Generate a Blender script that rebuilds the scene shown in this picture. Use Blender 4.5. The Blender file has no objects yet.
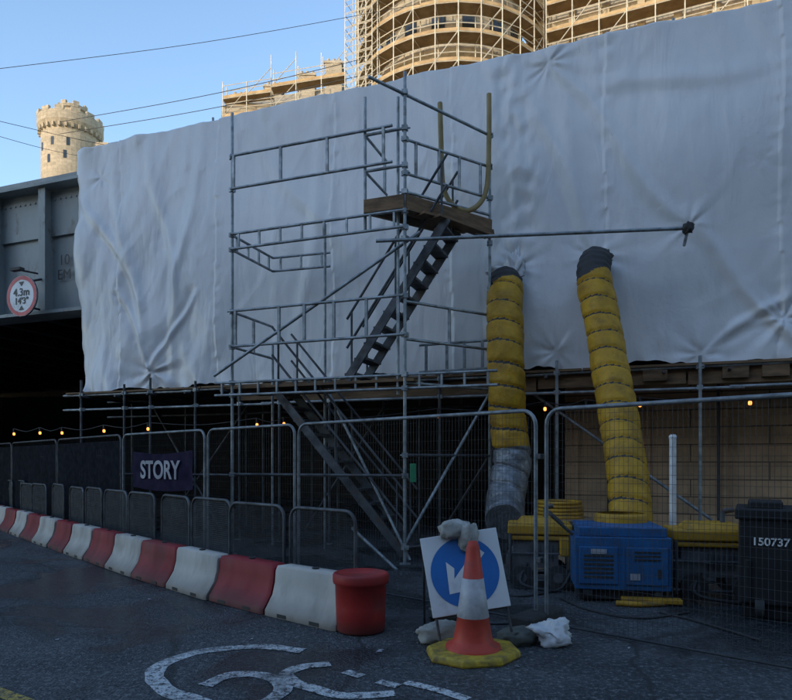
import bpy, math, random
from mathutils import Vector, Matrix, noise
random.seed(7)
V=Vector
scn=bpy.context.scene
scn.view_settings.view_transform='Standard'
try: scn.view_settings.look='None'
except Exception: pass
scn.view_settings.exposure=0

# ------------------------------------------------------------------ survey
F=650.0; H=1.5; CX=396.0; HV=462.0
def site(u,v,d):
    return V(((u-CX)/F*d, d, H+(HV-v)/F*d))
def gnd(u,v,z=0.0):
    d=(H-z)*F/(v-HV); return V(((u-CX)/F*d,d,z))
# bridge frame : x along bridge, y inwards (away from street)
EX=V((.939,-.345,0)).normalized(); IY=V((-EX.y,EX.x,0)); BO=V((.07,11.5,0))
BM=Matrix(((EX.x,IY.x,0,BO.x),(EX.y,IY.y,0,BO.y),(0,0,1,0),(0,0,0,1)))
def bs(u,yo=0.0):
    k=(u-CX)/F
    return (k*(BO.y+yo*IY.y)-BO.x-yo*IY.x)/(EX.x-k*EX.y)
def bz(u,v,yo=0.0):
    s=bs(u,yo); d=BO.y+s*EX.y+yo*IY.y
    return H+(HV-v)/F*d
def bw(s,y,z): return BM@V((s,y,z))

# ------------------------------------------------------------------ materials
def base_mat(name):
    m=bpy.data.materials.new(name); m.use_nodes=True
    nt=m.node_tree; b=nt.nodes['Principled BSDF']; return m,nt,b
def mix(nt,fac,a,b):
    n=nt.nodes.new('ShaderNodeMix'); n.data_type='RGBA'
    for s,val in ((n.inputs[0],fac),(n.inputs[6],a),(n.inputs[7],b)):
        if isinstance(val,(float,int)): s.default_value=val
        elif isinstance(val,(tuple,list)): s.default_value=(*val[:3],1)
        else: nt.links.new(val,s)
    return n.outputs[2]
def nz(nt,vec,scale,detail=4,rough=.55,dist=0):
    n=nt.nodes.new('ShaderNodeTexNoise'); n.inputs['Scale'].default_value=scale
    n.inputs['Detail'].default_value=min(detail,4); n.inputs['Roughness'].default_value=rough; n.inputs['Distortion'].default_value=dist
    if vec: nt.links.new(vec,n.inputs['Vector'])
    return n.outputs['Fac']
def ramp(nt,fac,a,b,lo=0,hi=1):
    n=nt.nodes.new('ShaderNodeMapRange'); n.inputs[1].default_value=a; n.inputs[2].default_value=b
    n.inputs[3].default_value=lo; n.inputs[4].default_value=hi
    nt.links.new(fac,n.inputs[0]); return n.outputs[0]
def op(nt,o,a,b):
    n=nt.nodes.new('ShaderNodeMath'); n.operation=o
    for s,v in ((n.inputs[0],a),(n.inputs[1],b)):
        if isinstance(v,(int,float)): s.default_value=v
        else: nt.links.new(v,s)
    return n.outputs[0]
def mapping(nt,scale=(1,1,1),rot=(0,0,0)):
    tc=nt.nodes.new('ShaderNodeTexCoord'); mp=nt.nodes.new('ShaderNodeMapping')
    mp.inputs['Scale'].default_value=scale; mp.inputs['Rotation'].default_value=rot
    nt.links.new(tc.outputs['Object'],mp.inputs[0]); return mp.outputs[0]
def bump(nt,b,h,strength=.3,dist=.01):
    n=nt.nodes.new('ShaderNodeBump'); n.inputs['Strength'].default_value=strength
    n.inputs['Distance'].default_value=dist; nt.links.new(h,n.inputs['Height'])
    nt.links.new(n.outputs[0],b.inputs['Normal'])
def M(name,c1,c2=None,scale=3,rough=.6,metal=0,bmp=0,bscale=40,bdist=.004,stretch=(1,1,1),dirt=None,dlo=.5,dhi=.7,dscale=2,rvar=.1,base=None,drough=.7,spec=.5):
    m,nt,b=base_mat(name)
    b.inputs['Specular IOR Level'].default_value=spec
    vec=mapping(nt,stretch)
    if c2 is None: c2=tuple(c*.72 for c in c1)
    n0=nz(nt,vec,scale,4,.6)
    f=ramp(nt,n0,.35,.65)
    col=mix(nt,f,c1,c2)
    if dirt:
        dn=nz(nt,vec,dscale,4,drough)
        df=ramp(nt,dn,dlo,dhi,0,.85)
        col=mix(nt,df,col,dirt)
        if base:   # splash grime that gathers towards the foot of the object (z in metres)
            tc=nt.nodes.new('ShaderNodeTexCoord'); sp=nt.nodes.new('ShaderNodeSeparateXYZ'); nt.links.new(tc.outputs['Object'],sp.inputs[0])
            zz=op(nt,'ADD',sp.outputs[2],op(nt,'MULTIPLY',op(nt,'SUBTRACT',dn,.5),base*1.6))
            col=mix(nt,ramp(nt,zz,base,0,0,.8),col,dirt)
    nt.links.new(col,b.inputs['Base Color'])
    nt.links.new(ramp(nt,n0,.3,.7,max(.02,rough-rvar),min(1,rough+rvar)),b.inputs['Roughness'])
    b.inputs['Metallic'].default_value=metal
    if bmp: bump(nt,b,nz(nt,vec,bscale,3),bmp,bdist)
    return m

galv=M('galvanised_tube',(.34,.37,.39),(.17,.19,.20),scale=6,rough=.5,metal=.45,dirt=(.12,.10,.08),dlo=.55,dhi=.75,dscale=5)
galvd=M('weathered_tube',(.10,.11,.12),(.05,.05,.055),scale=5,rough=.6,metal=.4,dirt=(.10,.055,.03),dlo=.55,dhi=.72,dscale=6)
fencem=M('fence_zinc',(.24,.26,.28),(.13,.14,.15),scale=9,rough=.55,metal=.4)
wirem=M('fence_wire',(.085,.09,.095),(.05,.05,.055),scale=9,rough=.65,metal=.2)
wired=M('painted_barrier_mesh',(.035,.04,.046),(.022,.025,.03),scale=9,rough=.65)
timber=M('scaffold_timber',(.22,.135,.075),(.12,.078,.048),scale=2.5,rough=.85,stretch=(1,1,6),dirt=(.05,.036,.028),dlo=.52,dhi=.78,dscale=3,bmp=.3,bscale=30,spec=.25)
timberlit=M('scaffold_board_sunlit',(.44,.31,.16),(.30,.20,.10),scale=1.5,rough=.85)  # sunlit copy of the scaffold timber, warm sunlight put into the colour
tubelit=M('scaffold_tube_sunlit',(.66,.60,.48),(.46,.42,.34),scale=2,rough=.6,metal=.1)  # sunlit version of the galvanised tube, its cream colour carries the sun
blackr=M('black_rubber',(.02,.02,.022),(.035,.035,.035),rough=.7,dirt=(.07,.065,.06),dlo=.55,dhi=.8)
binm=M('black_bin_plastic',(.012,.012,.013),(.018,.018,.02),rough=.6,dirt=(.035,.033,.03),dlo=.6,dhi=.85,spec=.3)
darknet=M('debris_netting',(.010,.012,.018),(.005,.006,.009),scale=8,rough=.95,spec=.1)
banm=M('banner_vinyl',(.020,.014,.040),(.012,.009,.028),scale=4,rough=.85,spec=.12)
redp=M('red_plastic',(.38,.03,.025),(.27,.025,.025),scale=3,rough=.55,dirt=(.12,.05,.045),dlo=.5,dhi=.85,dscale=3,base=.12,drough=.5,spec=.35)
redb=M('red_barrier_plastic',(.27,.018,.024),(.18,.015,.02),scale=2.2,rough=.6,dirt=(.075,.038,.036),dlo=.50,dhi=.80,dscale=2.6,stretch=(1,1,.4),base=.20,drough=.62,spec=.25)
whb=M('white_barrier_plastic',(.52,.48,.43),(.42,.39,.35),scale=2.2,rough=.6,dirt=(.13,.105,.085),dlo=.50,dhi=.82,dscale=2.6,stretch=(1,1,.4),base=.22,drough=.62,spec=.3)
white=M('white_sign_face',(.72,.73,.74),(.62,.63,.65),scale=2,rough=.4,dirt=(.35,.33,.3),dlo=.58,dhi=.8)
whitepaint=M('white_lettering',(.75,.75,.75),(.65,.65,.65),rough=.5)
fadedpaint=M('faded_lettering',(.40,.40,.43),(.28,.28,.31),rough=.7,spec=.2)
black=M('black_lettering',(.015,.015,.015),(.02,.02,.02),rough=.5)
bluesign=M('blue_sign_face',(.02,.16,.48),(.02,.13,.40),scale=2,rough=.4,dirt=(.05,.10,.22),dlo=.55,dhi=.85,dscale=5)
redsign=M('red_sign_ring',(.55,.03,.04),(.45,.03,.04),rough=.4)
orange=M('cone_orange',(.52,.055,.03),(.38,.045,.028),scale=5,rough=.55,dirt=(.14,.06,.05),dlo=.5,dhi=.8,dscale=6,spec=.35)
coneW=M('cone_sleeve',(.48,.48,.50),(.36,.36,.38),scale=9,rough=.45,dirt=(.18,.16,.15),dlo=.48,dhi=.8,dscale=7)
coneY=M('cone_base_yellow',(.50,.34,.035),(.36,.24,.03),scale=5,rough=.65,dirt=(.09,.07,.045),dlo=.42,dhi=.66,dscale=9,spec=.3)
ducty=M('duct_yellow',(.52,.285,.016),(.34,.185,.014),scale=3,rough=.55,dirt=(.17,.095,.025),dlo=.48,dhi=.78,dscale=4,bmp=.6,bscale=12,bdist=.025,spec=.3)
ducts=M('duct_silver',(.26,.27,.29),(.13,.14,.15),scale=8,rough=.45,metal=.4,bmp=.7,bscale=22,bdist=.02)
bluem=M('heater_blue',(.02,.12,.30),(.015,.085,.22),scale=3,rough=.55,dirt=(.04,.05,.07),dlo=.48,dhi=.78,dscale=5,spec=.35)
yelm=M('machine_yellow',(.50,.27,.018),(.38,.20,.018),scale=3,rough=.55,dirt=(.12,.08,.04),dlo=.48,dhi=.78,dscale=5,spec=.35)
steelg=M('machine_grey',(.16,.165,.17),(.09,.09,.10),scale=5,rough=.5,metal=.3)
sandb=M('sandbag_cloth',(.40,.39,.36),(.27,.265,.245),scale=7,rough=.95,bmp=.4,bscale=90,dirt=(.14,.13,.11),dlo=.5,dhi=.78,dscale=8)
sandg=M('sandbag_green_cloth',(.12,.13,.115),(.08,.085,.075),scale=7,rough=.95,bmp=.4,bscale=90,dirt=(.07,.06,.05),dlo=.5,dhi=.75,dscale=8)
plastw=M('white_polythene',(.66,.66,.66),(.50,.50,.51),scale=9,rough=.4)
hosem=M('hose_ochre',(.28,.20,.07),(.20,.145,.05),rough=.6)
greenm=M('green_tag',(.03,.26,.12),(.02,.18,.08),rough=.5)
ply=M('plywood_sheet',(.34,.24,.15),(.24,.17,.11),scale=1.2,rough=.85,stretch=(1,1,3),dirt=(.09,.075,.06),dlo=.5,dhi=.75)
cable=M('black_cable',(.02,.02,.02),(.02,.02,.02),rough=.6)
glass=M('window_glass',(.03,.035,.04),(.02,.025,.03),rough=.1,rvar=.03)

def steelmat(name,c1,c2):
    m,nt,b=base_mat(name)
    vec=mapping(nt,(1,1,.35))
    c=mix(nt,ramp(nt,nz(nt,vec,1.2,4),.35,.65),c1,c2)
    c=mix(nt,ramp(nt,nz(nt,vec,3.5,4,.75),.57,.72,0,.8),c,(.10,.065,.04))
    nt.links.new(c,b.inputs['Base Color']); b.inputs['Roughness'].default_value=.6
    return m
girder=steelmat('girder_paint',(.29,.315,.31),(.20,.22,.22))
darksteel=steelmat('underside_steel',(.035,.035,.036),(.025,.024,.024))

def wrapmat():
    m,nt,b=base_mat('shrink_wrap_sheeting')
    vec=mapping(nt,(1,1,1))
    c=mix(nt,ramp(nt,nz(nt,vec,.45,4),.35,.65),(.70,.68,.675),(.60,.59,.595))
    v2=mapping(nt,(2.2,2.2,.4))
    c=mix(nt,ramp(nt,nz(nt,v2,1.3,4,.7),.52,.78,0,.4),c,(.42,.41,.40))
    c=mix(nt,ramp(nt,nz(nt,vec,6,4,.8),.66,.76,0,.5),c,(.32,.31,.30))
    tc=nt.nodes.new('ShaderNodeTexCoord'); sp=nt.nodes.new('ShaderNodeSeparateXYZ'); nt.links.new(tc.outputs['Object'],sp.inputs[0])
    wn=nt.nodes.new('ShaderNodeTexWhiteNoise'); wn.noise_dimensions='1D'
    nt.links.new(op(nt,'FLOOR',op(nt,'MULTIPLY',op(nt,'ADD',sp.outputs[0],20.05),.41),0),wn.inputs['W'])
    c=mix(nt,ramp(nt,wn.outputs['Value'],0,1,0,.28),c,(.50,.52,.55))
    nt.links.new(c,b.inputs['Base Color'])
    nt.links.new(ramp(nt,nz(nt,vec,1.7,3),.3,.7,.28,.48),b.inputs['Roughness'])
    w1=nz(nt,mapping(nt,(1,1,.35),(0,.45,0)),1.7,4,.5,1.4)
    w2=nz(nt,vec,8,3,.6,.8)
    bump(nt,b,op(nt,'ADD',w1,op(nt,'MULTIPLY',w2,.13)),.34,.09)
    return m
wrap=wrapmat()

def blockmat(name,c1,c2,mort,bwid,bh,use='xz'):
    m,nt,b=base_mat(name)
    tc=nt.nodes.new('ShaderNodeTexCoord'); sp=nt.nodes.new('ShaderNodeSeparateXYZ'); cb=nt.nodes.new('ShaderNodeCombineXYZ')
    nt.links.new(tc.outputs['Object'],sp.inputs[0])
    if use=='ang': nt.links.new(op(nt,'ADD',sp.outputs[0],sp.outputs[1]),cb.inputs[0])
    else: nt.links.new(sp.outputs[0],cb.inputs[0])
    nt.links.new(sp.outputs[2],cb.inputs[1])
    br=nt.nodes.new('ShaderNodeTexBrick'); nt.links.new(cb.outputs[0],br.inputs['Vector'])
    br.inputs['Color1'].default_value=(*c1,1); br.inputs['Color2'].default_value=(*c2,1); br.inputs['Mortar'].default_value=(*mort,1)
    br.inputs['Scale'].default_value=1; br.inputs['Brick Width'].default_value=bwid; br.inputs['Row Height'].default_value=bh
    br.inputs['Mortar Size'].default_value=.012; br.inputs['Mortar Smooth'].default_value=.4
    c=mix(nt,ramp(nt,nz(nt,tc.outputs['Object'],2.2,4,.7),.42,.7,0,.6),br.outputs['Color'],tuple(x*.5 for x in c2))
    nt.links.new(c,b.inputs['Base Color']); b.inputs['Roughness'].default_value=.9; b.inputs['Specular IOR Level'].default_value=.2
    return m
stoneb=blockmat('timber_hoarding_boards',(.62,.41,.24),(.50,.335,.20),(.10,.07,.05),2.4,.30)
stoned=blockmat('shade_darkened_sandstone',(.04,.036,.033),(.03,.028,.026),(.02,.02,.02),.9,.36)  # near-black stone colour stands in for the deep shade under the bridge
stonel=blockmat('castle_sandstone',(.46,.385,.285),(.37,.315,.23),(.22,.19,.15),1.0,.45,'ang')
brickm=blockmat('building_sandstone',(.36,.32,.27),(.30,.27,.23),(.14,.12,.1),.9,.35)

def asphalt(name,paint=None):
    m,nt,b=base_mat(name)
    vec=mapping(nt)
    big=nz(nt,vec,.6,4,.6,.6)
    c=mix(nt,ramp(nt,big,.38,.62),(.028,.032,.038),(.064,.069,.076))
    c=mix(nt,ramp(nt,nz(nt,vec,2.6,4,.8),.48,.62,0,.7),c,(.020,.023,.027))
    vo=nt.nodes.new('ShaderNodeTexVoronoi'); vo.inputs['Scale'].default_value=55; nt.links.new(vec,vo.inputs['Vector'])
    sp=nz(nt,vec,24,3,.85)
    c=mix(nt,ramp(nt,sp,.535,.63,0,.75),c,(.20,.205,.21))
    c=mix(nt,ramp(nt,sp,.46,.36,0,.85),c,(.010,.011,.013))
    vc=nt.nodes.new('ShaderNodeTexVoronoi'); vc.feature='DISTANCE_TO_EDGE'; vc.inputs['Scale'].default_value=.42
    nn=nt.nodes.new('ShaderNodeTexNoise'); nn.inputs['Scale'].default_value=2.2; nn.inputs['Detail'].default_value=3; nt.links.new(vec,nn.inputs['Vector'])
    va=nt.nodes.new('ShaderNodeVectorMath'); va.operation='MULTIPLY_ADD'; va.inputs[1].default_value=(.35,.35,.0); nt.links.new(nn.outputs['Color'],va.inputs[0]); nt.links.new(vec,va.inputs[2]); nt.links.new(va.outputs[0],vc.inputs['Vector'])
    c=mix(nt,ramp(nt,vc.outputs['Distance'],.012,.003,0,.7),c,(.010,.011,.012))
    wet=ramp(nt,nz(nt,vec,.42,4,.6,.5),.48,.57,0,1)
    c=mix(nt,op(nt,'MULTIPLY',wet,.6),c,(.010,.012,.014))
    if paint:
        f=ramp(nt,nz(nt,vec,20,4,.85),.40,.52,0,1)
        f2=ramp(nt,nz(nt,vec,3.2,4,.6),.34,.50,.25,1)
        c=mix(nt,op(nt,'MULTIPLY',f,f2),c,paint)
    nt.links.new(c,b.inputs['Base Color']); nt.links.new(ramp(nt,wet,0,1,.72,.18),b.inputs['Roughness'])
    bump(nt,b,vo.outputs['Distance'],1.0,.014)
    return m
asph=asphalt('asphalt'); markw=asphalt('worn_white_paint',(.56,.57,.58)); marky=asphalt('worn_yellow_paint',(.50,.34,.06))
grassm=M('hill_grass',(.07,.09,.04),(.05,.06,.03),scale=.2,rough=.95)
pavem=M('pavement_flag',(.2,.19,.18),(.15,.145,.14),scale=1,rough=.9)

# ------------------------------------------------------------------ mesh builder
class MB:
    def __init__(s): s.v=[];s.f=[];s.m=[];s.s=[]
    def add(s,vs,fs,mi=0,sm=False):
        o=len(s.v); s.v+= [tuple(p) for p in vs]
        for i,f in enumerate(fs):
            s.f.append(tuple(o+j for j in f)); s.m.append(mi[i] if isinstance(mi,list) else mi); s.s.append(sm)
    def tube(s,p,q,r,mi=0,n=8,r2=None,caps=True):
        p=V(p);q=V(q); d=q-p
        if d.length<1e-6: return
        d.normalize(); a=d.orthogonal().normalized() if abs(d.z)<.99 else V((1,0,0)); a=(a-d*a.dot(d)).normalized(); b=d.cross(a)
        if r2 is None: r2=r
        vs=[];fs=[]
        for i in range(n):
            t=2*math.pi*(i+.5)/n; c=a*math.cos(t)+b*math.sin(t); vs.append(p+c*r)
        for i in range(n):
            t=2*math.pi*(i+.5)/n; c=a*math.cos(t)+b*math.sin(t); vs.append(q+c*r2)
        for i in range(n): j=(i+1)%n; fs.append((i,j,n+j,n+i))
        s.add(vs,fs,mi,n>4)
        if caps:
            s.add(vs[:n][::-1],[tuple(range(n))],mi); s.add(vs[n:],[tuple(range(n))],mi)
    def sweep(s,pts,rf,n=10,mf=0,caps=True):
        pts=[V(p) for p in pts]; N=len(pts); vs=[];fs=[];ms=[]
        d=(pts[1]-pts[0]).normalized(); a=d.orthogonal().normalized(); L=0
        for i,p in enumerate(pts):
            if i==0: d=(pts[1]-pts[0])
            elif i==N-1: d=(pts[-1]-pts[-2])
            else: d=(pts[i+1]-pts[i-1])
            if i: L+=(p-pts[i-1]).length
            d.normalize(); a=(a-d*a.dot(d)).normalized(); b=d.cross(a)
            for k in range(n):
                t=2*math.pi*k/n; r=rf(L,t) if callable(rf) else rf
                vs.append(p+(a*math.cos(t)+b*math.sin(t))*r)
            if i<N-1:
                for k in range(n):
                    j=(k+1)%n; fs.append((i*n+k,i*n+j,(i+1)*n+j,(i+1)*n+k)); ms.append(mf(L,2*math.pi*(k+.5)/n) if callable(mf) else mf)
        s.add(vs,fs,ms,True)
        if caps:
            s.add(vs[:n][::-1],[tuple(range(n))],ms[0]); s.add(vs[-n:],[tuple(range(n))],ms[-1])
    def box(s,c,size,R=None,mi=0):
        c=V(c); hx,hy,hz=[x/2 for x in size]; vs=[]
        for x,y,z in ((-1,-1,-1),(1,-1,-1),(1,1,-1),(-1,1,-1),(-1,-1,1),(1,-1,1),(1,1,1),(-1,1,1)):
            p=V((x*hx,y*hy,z*hz)); 
            if R is not None: p=R@p
            vs.append(c+p)
        s.add(vs,[(0,3,2,1),(4,5,6,7),(0,1,5,4),(1,2,6,5),(2,3,7,6),(3,0,4,7)],mi)
    def beam(s,p,q,w,h,mi=0,up=V((0,0,1))):
        p=V(p);q=V(q);d=q-p;L=d.length;d.normalize(); y=up.cross(d)
        if y.length<1e-4: y=V((1,0,0)).cross(d)
        y.normalize(); z=d.cross(y)
        R=Matrix((d,y,z)).transposed(); s.box((p+q)/2,(L,w,h),R,mi)
    def lathe(s,c,prof,n=24,mi=0,R=None,sm=True):
        c=V(c); vs=[];fs=[];ms=[]
        for i,(r,z) in enumerate(prof):
            for k in range(n):
                t=2*math.pi*k/n; p=V((r*math.cos(t),r*math.sin(t),z))
                if R is not None: p=R@p
                vs.append(c+p)
            if i<len(prof)-1:
                for k in range(n):
                    j=(k+1)%n; fs.append((i*n+k,i*n+j,(i+1)*n+j,(i+1)*n+k)); ms.append(mi[i] if isinstance(mi,list) else mi)
        s.add(vs,fs,ms,sm)
    def blob(s,c,rad,rot=0,amp=.12,freq=4,flat=.6,n=20,mi=0,seed=0):
        vs=[];fs=[];R=Matrix.Rotation(rot,3,'Z'); m=n//2
        for i in range(m+1):
            ph=-math.pi/2+math.pi*i/m
            for k in range(n):
                t=2*math.pi*k/n
                sg=lambda x,e: math.copysign(abs(x)**e,x)
                p=V((sg(math.cos(ph),flat)*sg(math.cos(t),.8),sg(math.cos(ph),flat)*sg(math.sin(t),.8),sg(math.sin(ph),.8)))
                f=1+amp*noise.noise(p*freq*.5+V((seed,0,0)))+amp*.6*noise.noise(p*freq*1.6+V((0,seed,0)))
                p=V((p.x*rad[0]*f,p.y*rad[1]*f,p.z*rad[2]*f)); vs.append(V(c)+R@p)
            if i<m:
                for k in range(n):
                    j=(k+1)%n; fs.append((i*n+k,i*n+j,(i+1)*n+j,(i+1)*n+k))
        s.add(vs,fs,mi,True)
    def coupler(s,p,mi=0,r=.04):
        p=V(p); s.box(p,(r*2.1,r*2.1,r*1.7),Matrix.Rotation(random.uniform(0,1.5),3,'Z'),mi)
        t=random.uniform(0,6.28); s.tube(p,p+V((math.cos(t)*.08,math.sin(t)*.08,0)),.012,mi,6)
    def obj(s,name,mats,mtx=None,bevel=0,seg=2):
        me=bpy.data.meshes.new(name); me.from_pydata(s.v,[],s.f)
        for m in mats: me.materials.append(m)
        me.polygons.foreach_set('material_index',s.m); me.polygons.foreach_set('use_smooth',s.s); me.update()
        o=bpy.data.objects.new(name,me); scn.collection.objects.link(o)
        if mtx is not None: o.matrix_world=mtx
        if bevel:
            b=o.modifiers.new('bevel','BEVEL'); b.width=bevel; b.segments=seg; b.limit_method='ANGLE'; b.angle_limit=math.radians(40)
        return o
def group(name,objs):
    bpy.context.view_layer.update()
    mn=V((1e9,)*3);mx=V((-1e9,)*3)
    for o in objs:
        for c in o.bound_box:
            w=o.matrix_world@V(c)
            for i in range(3): mn[i]=min(mn[i],w[i]);mx[i]=max(mx[i],w[i])
    e=bpy.data.objects.new(name,None); scn.collection.objects.link(e)
    e.location=((mn.x+mx.x)/2,(mn.y+mx.y)/2,mn.z); e.empty_display_size=.2
    bpy.context.view_layer.update()
    for o in objs: o.parent=e; o.matrix_parent_inverse=e.matrix_world.inverted()
    return e
def text(name,body,pos,xd,up,size,mat,ext=.002,bold=0):
    cu=bpy.data.curves.new(name,'FONT'); cu.body=body; cu.size=size; cu.extrude=ext; cu.align_x='CENTER'; cu.align_y='CENTER'; cu.offset=bold
    cu.materials.append(mat); o=bpy.data.objects.new(name,cu); scn.collection.objects.link(o)
    xd=V(xd).normalized(); up=V(up).normalized(); z=xd.cross(up)
    R=Matrix((xd,up,z)).transposed().to_4x4(); R.translation=V(pos); o.matrix_world=R
    return o
def spline(pts,step=.02):
    pts=[V(p) for p in pts]; P=[pts[0]*2-pts[1]]+pts+[pts[-1]*2-pts[-2]]; out=[]
    for i in range(1,len(P)-2):
        a,b,c,d=P[i-1:i+3]; n=max(2,int((c-b).length/step))
        for k in range(n):
            t=k/n; out.append(.5*((2*b)+(c-a)*t+(2*a-5*b+4*c-d)*t*t+(3*b-a-3*c+d)*t**3))
    out.append(pts[-1]); return out

# ------------------------------------------------------------------ ground, road
g=MB(); g.add([(-400,-300,-.004),(400,-300,-.004),(400,500,-.004),(-400,500,-.004)],[(0,1,2,3)]); g.obj('ground',[pavem])
r=MB(); r.add([(-90,-14,0),(60,-14,0),(60,45,0),(-90,45,0)],[(0,1,2,3)]); r.obj('road',[asph])
p=MB(); p.box((-15,-17.1,.06),(150,6,.12)); p.obj('pavement',[pavem],bevel=.01)
hm=MB(); vs=[];fs=[]; nx,ny=60,30
for j in range(ny):
    for i in range(nx):
        x=-180+i*5; y=55+j*6
        t=min(1,max(0,(y-58)/24)); t=t*t*(3-2*t)
        vs.append((x,y,-1+t*(32+3*noise.noise(V((x*.03,y*.03,0)))+1*noise.noise(V((x*.1,y*.1,3)))))) 
for j in range(ny-1):
    for i in range(nx-1): a=j*nx+i; fs.append((a,a+1,a+nx+1,a+nx))
hm.add(vs,fs,0,True); hm.obj('hill',[grassm])

def ribbon(mb,pix,w,z=.004):
    pts=spline([gnd(u,v) for u,v in pix],.04)
    L=[];R=[]
    for i,q in enumerate(pts):
        d=(pts[min(i+1,len(pts)-1)]-pts[max(i-1,0)]).normalized(); n=V((-d.y,d.x,0))
        wl=w*(1+.3*noise.noise(V((i*.25,w,z*900)))); wr=w*(1+.3*noise.noise(V((i*.25,9+w,z*900))))
        L.append(q+n*wl/2+V((0,0,z)));R.append(q-n*wr/2+V((0,0,z)))
    k=len(pts); mb.add(L+R,[(i,i+1,k+i+1,k+i) for i in range(k-1)])
mk=MB()
ribbon(mk,[(303,651),(262,647),(215,650),(180,657),(158,668),(155,680),(172,693),(212,706)],.13)
ribbon(mk,[(205,686),(228,676),(258,675),(279,682),(281,693),(262,706)],.12,.0045)
ribbon(mk,[(330,664),(303,667),(287,674),(292,682),(312,689),(345,696),(395,694)],.11,.005)
ribbon(mk,[(345,672),(362,677)],.09,.0055)
ribbon(mk,[(378,682),(398,687)],.09,.0055)
ribbon(mk,[(405,683),(432,689),(468,700)],.09,.006)
mk.obj('road_marking',[markw])
ym=MB(); 
for off in (0,.22):
    a=V((-2.30-off,4.05,0.004)); b=V((-6.2-off,6.55,.004)); d=(b-a).normalized(); n=V((-d.y,d.x,0))*.05
    ym.add([a-n,a+n,b+n,b-n],[(0,1,2,3)])
ym.obj('road_marking',[marky])

# ------------------------------------------------------------------ bridge
objs=[]
ZT=8.29; ZB=3.02
sL=bs(66); 
b=MB()
b.box(((-34+16)/2,.55,5.95),(50,.04,2.2),mi=0)
b.box(((-34+16)/2,.5,7.75),(50,.75,.06)); b.box(((-34+16)/2,.5,7.2),(50,.08,1.05),mi=0)
b.box(((-34+16)/2,.42,4.86),(50,.6,.07))
s=-33.5
while s<-6:
    b.box((s,.38,6.3),(.035,.3,2.8)); b.box((s,.23,6.3),(.2,.02,2.8)); s+=1.55
for s in [x*.155-33.5 for x in range(0,180)]:
    b.box((s,.515,4.98),(.035,.03,.035)); b.box((s,.45,7.5),(.035,.03,.035))
objs.append(b.obj('main_girder',[girder],BM))
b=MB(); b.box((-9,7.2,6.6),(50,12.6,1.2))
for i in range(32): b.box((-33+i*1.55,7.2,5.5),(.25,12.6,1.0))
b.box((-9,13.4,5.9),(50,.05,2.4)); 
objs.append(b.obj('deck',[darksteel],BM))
b=MB(); b.box((-9,.62,7.92),(50,.3,.28)); objs.append(b.obj('parapet_coping',[girder],BM))
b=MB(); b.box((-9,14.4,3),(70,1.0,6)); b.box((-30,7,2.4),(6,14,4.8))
objs.append(b.obj('far_light_blocking_wall',[stoned],BM))  # closing wall added across the far side to keep light out underneath
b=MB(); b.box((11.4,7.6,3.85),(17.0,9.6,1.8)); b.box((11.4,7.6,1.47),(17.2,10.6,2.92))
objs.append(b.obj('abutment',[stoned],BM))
group('railway_bridge',objs)
# timber hoarding in front of the abutment
b=MB(); b.box((11.2,1.45,1.46),(17.0,.05,2.9)); 
for k in range(14): b.box((2.9+k*1.22,1.41,1.44),(.07,.04,2.84))
b.obj('timber_hoarding',[stoneb],BM)
t1=text('painted_code','10\nEM',bw(bs(66,.5),.455,bz(66,268,.5)),EX,(0,0,1),.33,darksteel)
t1.parent=bpy.data.objects['railway_bridge']; t1.matrix_parent_inverse=t1.parent.matrix_world.inverted()

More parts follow.
